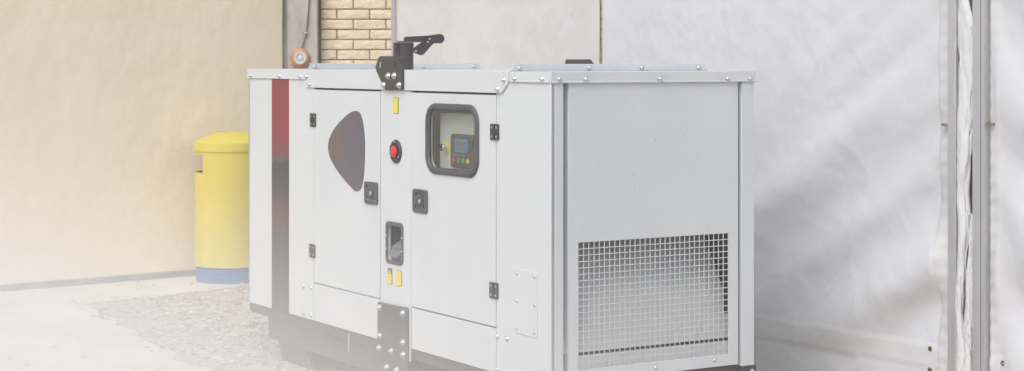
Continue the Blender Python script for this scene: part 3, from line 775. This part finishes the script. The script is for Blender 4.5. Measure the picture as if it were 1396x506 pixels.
def inside_conc(x, y):
    # gravel wedge test: right of the diagonal slab edge, in front of the strip by the wall
    e1 = (x + 2.735) * (9.02 - 11.5) - (y - 11.5) * (-1.57 + 2.735)
    e2 = (x + 2.735) * .89 - (y - 11.5) * .915
    return not (e1 < 0.03 and e2 > 0.0) if False else (e1 > 0 or e2 < 0)
mb = MB(); ids = [mb.mi(M[k]) for k in ('stone_light', 'stone_mid', 'stone_dark')]
cnt = 0
while cnt < 9000:
    x = random.uniform(-2.9, .9); y = random.uniform(8.0, 12.9)
    e1 = (x + 2.735) * (-2.48) - (y - 11.5) * 1.165       # >0: left of the slab edge
    e2 = (y - 11.5) - (x + 2.735) * .973                   # >0: beyond the strip edge
    if e1 > -.02 or e2 > .02:
        
        if random.random() > (.35 if (-.25 < e1 < .25 and e2 < .2) else .05): continue
    s = random.choice((.005, .007, .009, .013, .017)) * random.uniform(.7, 1.4)
    z = .004 if (e1 > 0 or e2 > 0) else 0
    rz = random.uniform(0, 3.14); c, sn = math.cos(rz), math.sin(rz); mi = random.choices(ids, (5, 4, 2))[0]
    v = [mb.bm.verts.new((x + (p[0] * c - p[1] * sn) * s, y + (p[0] * sn + p[1] * c) * s, z + p[2] * s * .6)) for p in
         ((1.2, 0, .3), (.3, .8, .35), (-1, .5, .2), (-.8, -.6, .4), (.4, -.9, .25), (.1, 0, 1.1), (0, .1, -.3))]
    for k in range(5):
        a, b_ = v[k], v[(k + 1) % 5]
        mb.bm.faces.new((a, b_, v[5])).material_index = mi; mb.bm.faces.new((b_, a, v[6])).material_index = mi
    cnt += 1
tag(mb.build('loose_pebbles'), 'loose pale pebbles scattered over the gravel left of the generator', 'pebbles', kind='stuff')
mb = MB(); wi = mb.mi(M['weed'])
for cx, cy, n_, sp in ((-1.50, 10.55, 90, .05), (-1.43, 10.15, 70, .06), (-1.7, 10.4, 30, .06), (-2.0, 11.6, 25, .05), (-1.35, 9.7, 20, .05), (-1.62, 11.7, 25, .08), (-1.75, 9.9, 16, .1)):
    for _ in range(n_):
        x = cx + random.gauss(0, sp); y = cy + random.gauss(0, sp * 1.4); h = random.uniform(.006, .022); t = random.uniform(0, 6.28); w = .0035
        mb.bm.faces.new([mb.bm.verts.new(p) for p in ((x, y, 0), (x + w * math.cos(t + 1.57), y + w * math.sin(t + 1.57), h * .4), (x + h * math.cos(t), y + h * math.sin(t), h), (x - w * math.cos(t + 1.57), y - w * math.sin(t + 1.57), h * .4))])
tag(mb.build('weeds'), 'small weeds sprouting in the gravel beside the generator', 'weeds', kind='stuff')

# ================================================================== WHITE VEIL at the left: volume added in place of a blurred foreground
VEIL = True
if VEIL:
    mb = MB(); m = bpy.data.materials.new('veil_volume'); m.use_nodes = True; N = m.node_tree.nodes; Lk = m.node_tree.links
    N.remove(N['Principled BSDF']); out = N['Material Output']
    pv = N.new('ShaderNodeVolumePrincipled'); pv.inputs['Color'].default_value = (1, .992, .98, 1); pv.inputs['Anisotropy'].default_value = -.35
    tc = N.new('ShaderNodeTexCoord'); mp = N.new('ShaderNodeMapping'); mp.vector_type = 'POINT'
    mp.inputs['Location'].default_value = (0, 0, 0)
    # object coordinates are metres about the veil's foot; the density fades outwards as a soft ball
    MC, MR = (-2.1, 4.5, .10), (3.3, 2.8, 1.55)
    mp.inputs['Scale'].default_value = tuple(1 / r for r in MR)
    gr = N.new('ShaderNodeTexGradient'); gr.gradient_type = 'SPHERICAL'
    mt_ = N.new('ShaderNodeMath'); mt_.operation = 'POWER'; mt_.inputs[1].default_value = 2.0
    mm = N.new('ShaderNodeMath'); mm.operation = 'MULTIPLY_ADD'; mm.inputs[2].default_value = .010; mm.inputs[1].default_value = 2.5
    Lk.new(tc.outputs['Object'], mp.inputs['Vector']); Lk.new(mp.outputs[0], gr.inputs[0]); Lk.new(gr.outputs['Fac'], mt_.inputs[0]); Lk.new(mt_.outputs[0], mm.inputs[0]); Lk.new(mm.outputs[0], pv.inputs['Density'])
    Lk.new(pv.outputs[0], out.inputs['Volume'])
    mb.box((-MR[0], -MR[1], -MC[2] + .01), (MR[0], MR[1], MR[2]), m)
    o = mb.build('veil'); o.location = MC
    tag(o, 'pale veil added in place of an out-of-focus foreground blur at the lower left', 'veil', kind='stuff')

# ================================================================== LIGHT, SKY, CAMERA
w = bpy.data.worlds.new('World'); scn.world = w; w.use_nodes = True; N = w.node_tree.nodes; Lk = w.node_tree.links
bg = N['Background']; sky = N.new('ShaderNodeTexSky'); sky.sky_type = 'NISHITA'; sky.sun_disc = False
EL, AZ = R(50), R(-150)      # azimuth from +Y towards +X: behind and to the left of the camera
sky.sun_elevation = EL; sky.sun_rotation = AZ; sky.air_density = 1.0; sky.dust_density = 4.0; sky.ozone_density = 1.0
hs = N.new('ShaderNodeHueSaturation'); hs.inputs['Saturation'].default_value = .6
Lk.new(sky.outputs[0], hs.inputs['Color']); Lk.new(hs.outputs[0], bg.inputs[0]); bg.inputs[1].default_value = .15
sl = bpy.data.lights.new('sun', 'SUN'); sl.energy = 1.2; sl.angle = R(35); sl.color = (.98, 1, .985)
so = bpy.data.objects.new('sun', sl); col.objects.link(so)
d = Vector((math.sin(AZ) * math.cos(EL), math.cos(AZ) * math.cos(EL), math.sin(EL)))
so.rotation_euler = d.to_track_quat('Z', 'Y').to_euler(); so.location = d * 20

cam = bpy.data.cameras.new('camera'); cam.lens = 2447 / 1396 * 36; cam.sensor_width = 36; cam.sensor_fit = 'HORIZONTAL'
cam.shift_y = -170 / 1396; cam.clip_start = .05; cam.clip_end = 600
cam.dof.use_dof = True; cam.dof.focus_distance = 7.6; cam.dof.aperture_fstop = 4.5
c_ = bpy.data.objects.new('camera', cam); col.objects.link(c_); c_.location = (0, 0, 1.56); c_.rotation_euler = (R(90), 0, 0)
scn.camera = c_
scn.view_settings.view_transform = 'Standard'; scn.view_settings.look = 'None'; scn.view_settings.gamma = 1
scn.cycles.volume_bounces = 3
scn.view_settings.exposure = .07
